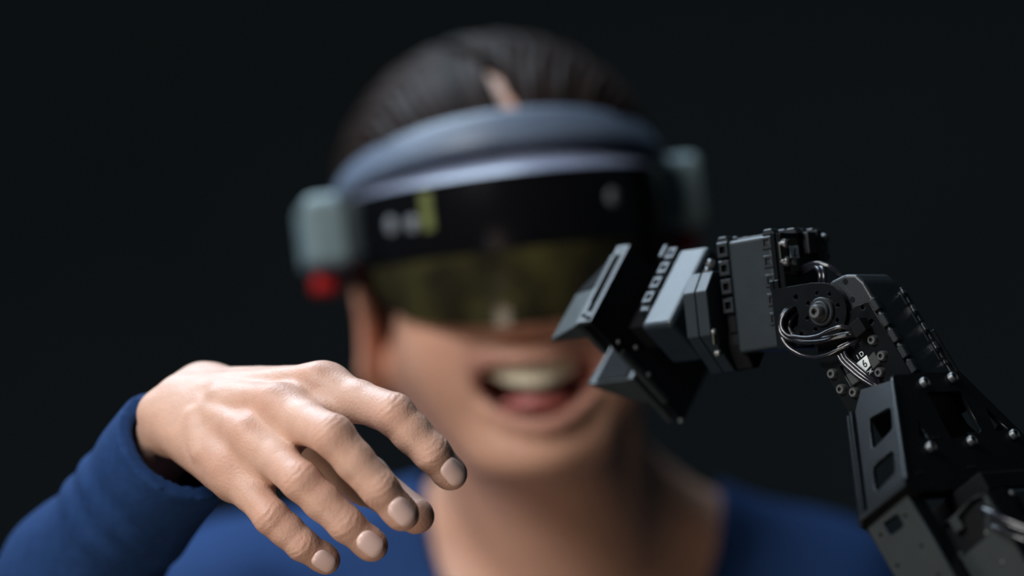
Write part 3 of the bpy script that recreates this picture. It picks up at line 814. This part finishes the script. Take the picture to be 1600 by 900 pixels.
body = sdf_object('body', [bv, hv], SKIN, person, tone)
def creases(V):
    o = np.zeros((len(V), 4), np.float32)
    for c, t, n, amp, rr in JOINTS + [(TH[2], nz(TH[3] - TH[1]), -nz(np.array([.3, .8, .3])), .8, .0098)]:
        q = V - c; m = (q * q).sum(1) < .0005; q = q[m]; s_ = q @ t; lat = q @ np.cross(t, n)
        w = amp * np.exp(-(s_ / .0048) ** 2) * np.clip((q @ n) / rr, 0, 1) ** 1.5
        b_ = w > o[m, 2]; k_ = np.where(m)[0][b_]; o[k_, 0] = (s_[b_] + .35 * lat[b_] ** 2 / rr) * 1000; o[k_, 1] = lat[b_] * 1000; o[k_, 2] = w[b_]
    o[:, 3] = 1; return o
_a = body.data.color_attributes.new('crease', 'FLOAT_COLOR', 'POINT'); _a.data.foreach_set('color', creases(np.concatenate([bv[0], hv[0]])).ravel())
def crease_nodes(m):
    nt = m.node_tree; N = nt.nodes; K_ = nt.links; b = N['Principled BSDF']; old = b.inputs['Normal'].links[0].from_socket
    a = N.new('ShaderNodeVertexColor'); a.layer_name = 'crease'; sp = N.new('ShaderNodeSeparateColor'); K_.new(a.outputs[0], sp.inputs[0])
    ns = N.new('ShaderNodeTexNoise'); ns.inputs['Scale'].default_value = 260; tc = N.new('ShaderNodeTexCoord'); K_.new(tc.outputs['Object'], ns.inputs[0])
    m1 = N.new('ShaderNodeMath'); m1.operation = 'MULTIPLY_ADD'; m1.inputs[1].default_value = 2.1; K_.new(sp.outputs[0], m1.inputs[0])
    m2 = N.new('ShaderNodeMath'); m2.operation = 'MULTIPLY'; m2.inputs[1].default_value = 7.0; K_.new(ns.outputs[0], m2.inputs[0]); K_.new(m2.outputs[0], m1.inputs[2])
    m3 = N.new('ShaderNodeMath'); m3.operation = 'SINE'; K_.new(m1.outputs[0], m3.inputs[0])
    m4 = N.new('ShaderNodeMath'); m4.operation = 'MULTIPLY'; K_.new(m3.outputs[0], m4.inputs[0]); K_.new(sp.outputs[2], m4.inputs[1])
    bp = N.new('ShaderNodeBump'); bp.inputs['Strength'].default_value = .30; bp.inputs['Distance'].default_value = .0003
    K_.new(m4.outputs[0], bp.inputs['Height']); K_.new(old, bp.inputs['Normal']); K_.new(bp.outputs[0], b.inputs['Normal'])
crease_nodes(SKIN)
tag(body, 'light warm skin of face, neck and outstretched hand')

# --- fingernails: curved plates set into the fingertips
def nail_mesh(c, b, d, r):
    x = np.cross(b, d); vs, fs = [], []; nu, nv = 13, 13; Wn, Ln = r * .82, r * .96
    for lay in (0, 1):
        for i in range(nu):
            for k in range(nv):
                u = -1 + 2 * i / (nu - 1); v = -1 + 2 * k / (nv - 1)
                # rounded square outline
                ww_ = Wn * (1 - .16 * max(0, -v) ** 2) * math.sqrt(max(0, 1 - .42 * abs(v) ** 4)); ll = Ln * math.sqrt(max(0, 1 - .36 * abs(u) ** 2.4))
                lx = u * ww_; ly = v * ll
                ang = lx / (r * 1.02); hgt_ = (r * 1.015) * math.cos(ang); lat = (r * 1.02) * math.sin(ang)
                edge = 1 - max(abs(u), abs(v)) ** 8
                drop = .00035 * (v > 0) * v * v + .0003 * (v < 0) * v * v
                hh = hgt_ + .00060 + .00045 * edge - drop - ly * .085 - (.0016 if lay == 0 else 0) - .00035 * (1 - edge)
                vs.append(c + x * lat + b * ly + d * hh)
    def id_(l, i, k): return l * nu * nv + i * nv + k
    for i in range(nu - 1):
        for k in range(nv - 1):
            fs.append((id_(1, i, k), id_(1, i + 1, k), id_(1, i + 1, k + 1), id_(1, i, k + 1)))
            fs.append((id_(0, i, k), id_(0, i, k + 1), id_(0, i + 1, k + 1), id_(0, i + 1, k)))
    for i in range(nu - 1):
        for k, f_ in ((0, 0), (nv - 1, 1)):
            fs.append((id_(0, i, k), id_(0, i + 1, k), id_(1, i + 1, k), id_(1, i, k))[::1 if not f_ else -1])
    for k in range(nv - 1):
        for i, f_ in ((0, 1), (nu - 1, 0)):
            fs.append((id_(0, i, k), id_(0, i, k + 1), id_(1, i, k + 1), id_(1, i, k))[::1 if not f_ else -1])
    me = mesh_from(vs, fs, NAIL, True); bm = bmesh.new(); bm.from_mesh(me); bmesh.ops.recalc_face_normals(bm, faces=bm.faces[:]); bm.to_mesh(me); bm.free(); return me


for c, b, d, r in NAILS: link('fingernail', nail_mesh(c, b, d, r), body)

# --- teeth, tongue, eyes
def strip(fn, n, m, mat, thick):
    vs, fs = [], []
    for lay in (0, 1):
        for i in range(n):
            for k in range(m): vs.append(fn(-1 + 2 * i / (n - 1), k / (m - 1), lay * thick))
    g_ = lambda l, i, k: l * n * m + i * m + k
    for i in range(n - 1):
        for k in range(m - 1):
            for l in (0, 1): fs.append((g_(l, i, k), g_(l, i + 1, k), g_(l, i + 1, k + 1), g_(l, i, k + 1)))
        for k in (0, m - 1): fs.append((g_(0, i, k), g_(0, i + 1, k), g_(1, i + 1, k), g_(1, i, k)))
    for k in range(m - 1):
        for i in (0, n - 1): fs.append((g_(0, i, k), g_(0, i, k + 1), g_(1, i, k + 1), g_(1, i, k)))
    me = mesh_from(vs, fs, mat, True); bm = bmesh.new(); bm.from_mesh(me); bmesh.ops.recalc_face_normals(bm, faces=bm.faces[:]); bm.to_mesh(me); bm.free(); return me


def up_teeth(u, v, t):
    x = .0285 * u; tooth = .0006 * abs(math.sin(u * math.pi * 4.0))
    return hl_(x, -.092 + 26 * x * x + t - tooth, -.0575 - .0125 * v * (1 - .35 * u * u) + 9 * x * x)
def lo_teeth(u, v, t):
    x = .016 * u; return hl_(x, -.080 + 24 * x * x + t, -.0825 + .006 * v + 12 * x * x)
link('upper_teeth', strip(up_teeth, 33, 5, TEETH, .004), body); link('lower_teeth', strip(lo_teeth, 25, 4, TEETH, .004), body)
T = SDF(); T.ell(hl_(0, -.068, -.0775), (.019, .020, .0065), R=RH); T.disp = lambda p: .0004 * vnoise(p, 600)
sdf_object('tongue', [T.mesh(hl_(0, -.068, -.0775) - .03, hl_(0, -.068, -.0775) + .03, .0016)], GUM, body)
EYEW = material('eye_white', (.7, .68, .64), .2, bump=.02, bscale=200, var=.03); IRIS = material('iris', (.05, .03, .02), .15, bump=.02, bscale=900, var=.3, vscale=900)
for sx in (-1, 1):
    me = lathe([(.01, -11.5)] + [(11.5 * math.sin(a), -11.5 * math.cos(a)) for a in np.radians(np.arange(15, 180, 15))] + [(.01, 11.5)], EYEW, 20)
    eo = link('eye', me, body, HD.mat() @ orient((sx * 31, -80, -3), (0, -1, 0)))
    link('iris', lathe([(.01, 10.0), (5.5, 10.3), (5.4, 10.7), (3, 11.5), (.01, 11.9)], IRIS, 20), body, HD.mat() @ orient((sx * 31, -80, -3), (0, -1, 0)))

# --- hair: two swept-back sides with a parting, gathered behind
Hr = SDF()
Hr.ell(hl_(0, .018, .036), (.0885, .108, .0865), .01, R=RH)
Hr.ell(hl_(0, -.046, .056), (.066, .050, .046), .02, R=RH)
Hr.ell(hl_(0, .060, -.010), (.072, .070, .075), .03, R=RH)
Hr.ell(hl_(0, .140, .020), (.036, .034, .036), .015, R=RH)
def hcut(p, d):
    q = (p - HD.o.astype(np.float32)) @ RH.T.astype(np.float32); x, y, z = q[:, 0], q[:, 1], q[:, 2]
    front = (-.048 - .80 * z) - y + .004 * np.sin(x * 90)
    front = np.where(z < 0, -.026 - .15 * z - y + .0 + np.clip(-z, 0, .05) * .7, front)
    d = np.maximum(d, front * .75)
    # parting: a narrow wedge down to the scalp
    xm = .002 - .30 * (y + .088); pw = .0052 * np.clip((.045 - y) / .11, 0, 1)
    pr = np.maximum(np.abs(x - xm) - pw, .05 - z); d = np.maximum(d, -pr * .9)
    az = np.arctan2(x - xm * .5, z + .02)
    d = d - .0011 * np.sin(az * 46 + 3 * np.sin(y * 40)) * .5 - .0006 * np.sin(az * 120 + 5 * np.sin(y * 55))
    return np.maximum(d, -.075 - z)
Hr.post = hcut
tag(sdf_object('hair', [Hr.mesh(HD.o - [.13, .15, .12], HD.o + [.13, .21, .16], .0019)], HAIR, person), 'dark brown hair parted in the middle and swept back')

# --- shirt: torso plus both sleeves, cuff open at the outstretched hand
CUFF = P(281, 697, 1.672); EL = W0 + FDIR * .235 + np.array([.006, 0, -.010]); MID = P(116, 910, 1.748)
AXC = nz(CUFF - MID); AXC = nz(AXC * .45 - FDIR * .75)
Sh = SDF(); torso(Sh, .006, .03)
Sh.cone(NB + [0, .012, .030], NB + [0, .012, -.05], .050, .060, .03)
Sh.cone(SHL, EL, .056, .046, .025); Sh.cone(EL, MID, .040, .0305, .02); Sh.cone(MID, CUFF + AXC * .012, .0305, .0296, .02)
ELR = np.array([.225, 2.14, EYE - .46]); Sh.cone(SHR, ELR, .056, .044, .025); Sh.cone(ELR, np.array([.19, 1.98, EYE - .60]), .044, .034, .02)
CX = np.array([.034, 2.10, EYE - .112]); CF = CUFF.astype(np.float32); AX32 = AXC.astype(np.float32)
in_a = (MID * .35 + CUFF * .65).astype(np.float32)
SDIR = nz(CUFF - MID); _b = SDF(); _b.cone(CUFF - SDIR * .030, CUFF + AXC * .02, .0190, .0258); borec = _b.ops[0][0]
def scut(p, d):
    q = p - CF; t = q @ AX32; near = (q * q).sum(1) < .075 ** 2
    # open cuff: cut flat, hollow for a hand's breadth
    d = np.where(near, np.maximum(d, t), d)
    r_ = np.sqrt(np.maximum((q * q).sum(1) - t * t, 0)); bore = borec(p)
    d = np.where(near, np.maximum(d, -bore), d)
    # scooped neckline
    ex = (p[:, 0] - CX[0]) / .082; ez = (p[:, 2] - CX[2]) / .098; ez = np.where(ez > 0, ez * .62, ez)
    nk = (np.sqrt(ex * ex + ez * ez) - 1) * .08
    nk = np.maximum(nk, p[:, 1] - (2.205 - .25 * np.clip(p[:, 2] - CX[2], 0, .2)))
    d = np.maximum(d, -nk)
    return np.maximum(d, .60 - p[:, 2])
Sh.post = scut
fold = nz(CUFF - EL).astype(np.float32)
def folds(p):
    q = p - CF; t = q @ fold; near = np.exp(-((q * q).sum(1)) / .12 ** 2)
    wv = np.sin(t * 150 + 4 * np.sin(p[:, 0] * 60 + p[:, 2] * 45)) * near * .0008 + .0008 * vnoise(p, 45) + .0003 * vnoise(p, 130, 3)
    return wv * np.clip(-t / .03, 0, 1)
Sh.disp = folds
tag(sdf_object('shirt', [Sh.mesh((-.36, 1.60, .58), (.32, 2.32, EYE - .02), .0024)], CLOTH, person), 'royal blue long-sleeved knit top with scooped neckline')

# ------------------------------------------------------------------ headset worn by the person
hs = bpy.data.objects.new('visor_headset', None); col.objects.link(hs)
hb = HD.wor([0, .0, .045]); hs.location = hb; WM[hs] = Matrix.Translation(hb)
tag(hs, 'grey wraparound headset with black visor, tinted lens and red side speakers worn on the head', 'headset')
BAND = material('headset_band_plastic', (.100, .130, .185), .42, spec=.5, bump=.05, bscale=700, var=.06)
TOPM = material('headset_top_plastic', (.20, .22, .30), .30, spec=.6, bump=.04, bscale=700, var=.06)
ARMM = material('headset_side_plastic', (.17, .235, .25), .5, spec=.4, bump=.05, bscale=700, var=.06)
RED = material('red_speaker_plastic', (.45, .012, .010), .45, spec=.4, bump=.05, bscale=700, var=.08)
VIS = material('black_visor_glass', (.004, .004, .005), .16, spec=.5, bump=.02, bscale=60, var=.1)
GLINT = material('painted_glint_grey', (.20, .22, .24), .2, spec=.6, bump=.03, bscale=400, var=.1)  # grey for the painted reflections on the visor
LIME = material('lime_reflection_paint', (.15, .17, .06), .3, spec=.5, bump=.03, bscale=300, var=.2, vscale=120)  # yellow-green of the painted reflection streak
LENS = bpy.data.materials.new('olive_tinted_lens'); LENS.use_nodes = True
_n = LENS.node_tree.nodes; _l = LENS.node_tree.links; _n.remove(_n['Principled BSDF'])
_t = _n.new('ShaderNodeBsdfTransparent'); _t.inputs[0].default_value = (.30, .25, .10, 1)
_p = _n.new('ShaderNodeBsdfPrincipled'); _p.inputs['Base Color'].default_value = (.055, .052, .016, 1); _p.inputs['Roughness'].default_value = .12
_z = _n.new('ShaderNodeTexNoise'); _z.inputs['Scale'].default_value = 30
_r = _n.new('ShaderNodeValToRGB'); _r.color_ramp.elements[0].color = (.026, .023, .014, 1); _r.color_ramp.elements[1].color = (.080, .074, .026, 1)
_r.color_ramp.elements[0].position = .42; _r.color_ramp.elements[1].position = .66
_c = _n.new('ShaderNodeTexCoord'); _l.new(_c.outputs['Object'], _z.inputs[0]); _l.new(_z.outputs[0], _r.inputs[0]); _l.new(_r.outputs[0], _p.inputs['Base Color'])
_m = _n.new('ShaderNodeMixShader'); _m.inputs[0].default_value = .62
_l.new(_t.outputs[0], _m.inputs[1]); _l.new(_p.outputs[0], _m.inputs[2]); _l.new(_m.outputs[0], _n['Material Output'].inputs[0])


def sweep(sec, n, closed, mat):
    """sec(i) -> list of local head points of the cross-section at step i"""
    vs, fs = [], []
    for i in range(n): q = sec(i / (n if closed else n - 1)); m = len(q); vs += [hl_(*a) for a in q]
    for i in range(n if closed else n - 1):
        for k in range(m): a, b = i, (i + 1) % n; fs.append((a * m + k, a * m + (k + 1) % m, b * m + (k + 1) % m, b * m + k))
    if not closed: fs += [tuple(range(m))[::-1], tuple((n - 1) * m + k for k in range(m))]
    me = mesh_from(vs, fs, mat, True); bm = bmesh.new(); bm.from_mesh(me); bmesh.ops.recalc_face_normals(bm, faces=bm.faces[:]); bm.to_mesh(me); bm.free()
    me.set_sharp_from_angle(angle=math.radians(50)); return me


def rsec(cx, cz, w, h, rr, nrm, m=4):
    """rounded rectangle, w along the outward normal, h along z"""
    o = []
    for sx, sz, a0 in ((1, 1, 0), (-1, 1, 90), (-1, -1, 180), (1, -1, 270)):
        for k in range(m + 1):
            a = math.radians(a0 + 90 * k / m); u = sx * (w / 2 - rr) + rr * math.cos(a); v = sz * (h / 2 - rr) + rr * math.sin(a)
            o.append((cx[0] + nrm[0] * u, cx[1] + nrm[1] * u, cz + v))
    return o


def band(t):
    f = 2 * math.pi * t; x, y = .0845 * math.sin(f), -.112 * math.cos(f) + .012
    n = nz([math.sin(f) / .0845, -math.cos(f) / .110]); fr = (1 + math.cos(f)) / 2
    q = rsec((0, 0), 0, .011, .018 + .005 * fr, .005, (1, 0)); ct, st = math.cos(.5), math.sin(.5)
    return [(x + n[0] * (u * ct - v * st), y + n[1] * (u * ct - v * st), .021 + .041 * fr + u * st + v * ct) for u, _, v in q]
link('head_band', sweep(band, 72, True, BAND), hs)
def vx(f, k=1.0, back=.012): return (.0885 * k * math.sin(f), -.136 * k * math.cos(f) + back)
F0 = math.radians(76)
def topc(t):
    f = -F0 + 2 * F0 * t; n = nz([math.sin(f), -math.cos(f)]); x, y = vx(f); c = math.cos(f) ** .5
    o = []
    for u, z in ((0, .0385), (-.004, .0415), (-.014 - .008 * c, .0445 + .0045 * c), (-.018 - .008 * c, .0425 + .0045 * c), (-.016, .039), (-.003, .0365)): o.append((x + n[0] * u, y + n[1] * u, z))
    return o
link('top_cover', sweep(topc, 48, False, TOPM), hs)
def vis(t):
    f = -F0 + 2 * F0 * t; n = nz([math.sin(f), -math.cos(f)]); x, y = vx(f)
    return [(x + n[0] * u, y + n[1] * u, z) for u, z in ((0, .038), (.0012, .025), (.0008, .012), (-.001, .001), (-.005, .001), (-.004, .02), (-.004, .038))]
vi = link('visor', sweep(vis, 48, False, VIS), hs)
FL = math.radians(60)
def lens(t):
    f = -FL + 2 * FL * t; n = nz([math.sin(f), -math.cos(f)]); x, y = vx(f); q = math.sqrt(max(0.0, 1 - (f / FL) ** 2)) ** .8
    zb = -.004 - .034 * q; o = []
    for k in range(6): z = .0005 + (zb - .0005) * k / 5; u = -.001 - 3 * z * z; o.append((x + n[0] * u, y + n[1] * u, z))
    for k in range(5, -1, -1): z = .0005 + (zb - .0005) * k / 5; u = -.003 - 3 * z * z; o.append((x + n[0] * u, y + n[1] * u, z))
    return o
link('tinted_lens', sweep(lens, 48, False, LENS), hs)
def rbox(c, s_, mat, bev):
    return boxes([tuple((1000 * (c[i] - s_[i] / 2), 1000 * (c[i] + s_[i] / 2)) for i in range(3))], mat, bev, 4)
for sx in (-1, 1):
    sa = link('side_arm', rbox((sx * .0950, .035, .025), (.025, .110, .040), ARMM, 7), hs, HD.mat())
    tag(sa, 'pale teal side arm')
    link('speaker', rbox((sx * .0975, .035, -.0012), (.013, .060, .011), RED, 3.5), hs, HD.mat())
def on_visor(px, py, u=.0014):
    Y = 1.92
    for _ in range(30):
        q = HD.loc(P(px, py, Y)); f = math.atan2(q[0] / .0885, -(q[1] - .012) / .136); x, y = vx(f); Y += (y - q[1]) * .9
    n = nz([math.sin(f) / .0885, -math.cos(f) / .136]); q = HD.loc(P(px, py, Y)); return (np.array([x + n[0] * u, y + n[1] * u, q[2]]) * 1000, n)
for px_, py_, r_ in ((614, 352, 4.6), (646, 350, 4.2), (955, 308, 4.4)):  # pale discs modelled in place of reflections in the visor
    c, n = on_visor(px_, py_)
    link('painted_glint', lathe([(.1, -1), (r_, -1), (r_, 0), (r_ * .8, .6), (.05, .9)], GLINT, 20), vi, HD.mat() @ orient(c, (n[0], n[1], 0)))
c, n = on_visor(670, 330)  # lime bar modelled in place of a yellow-green reflection
link('painted_streak', boxes([((-3.6, 3.6), (-10, 10), (-.6, .6))], LIME, .4, 2), vi, HD.mat() @ orient(c, (n[0], n[1], 0), (-n[1], n[0], 0)))
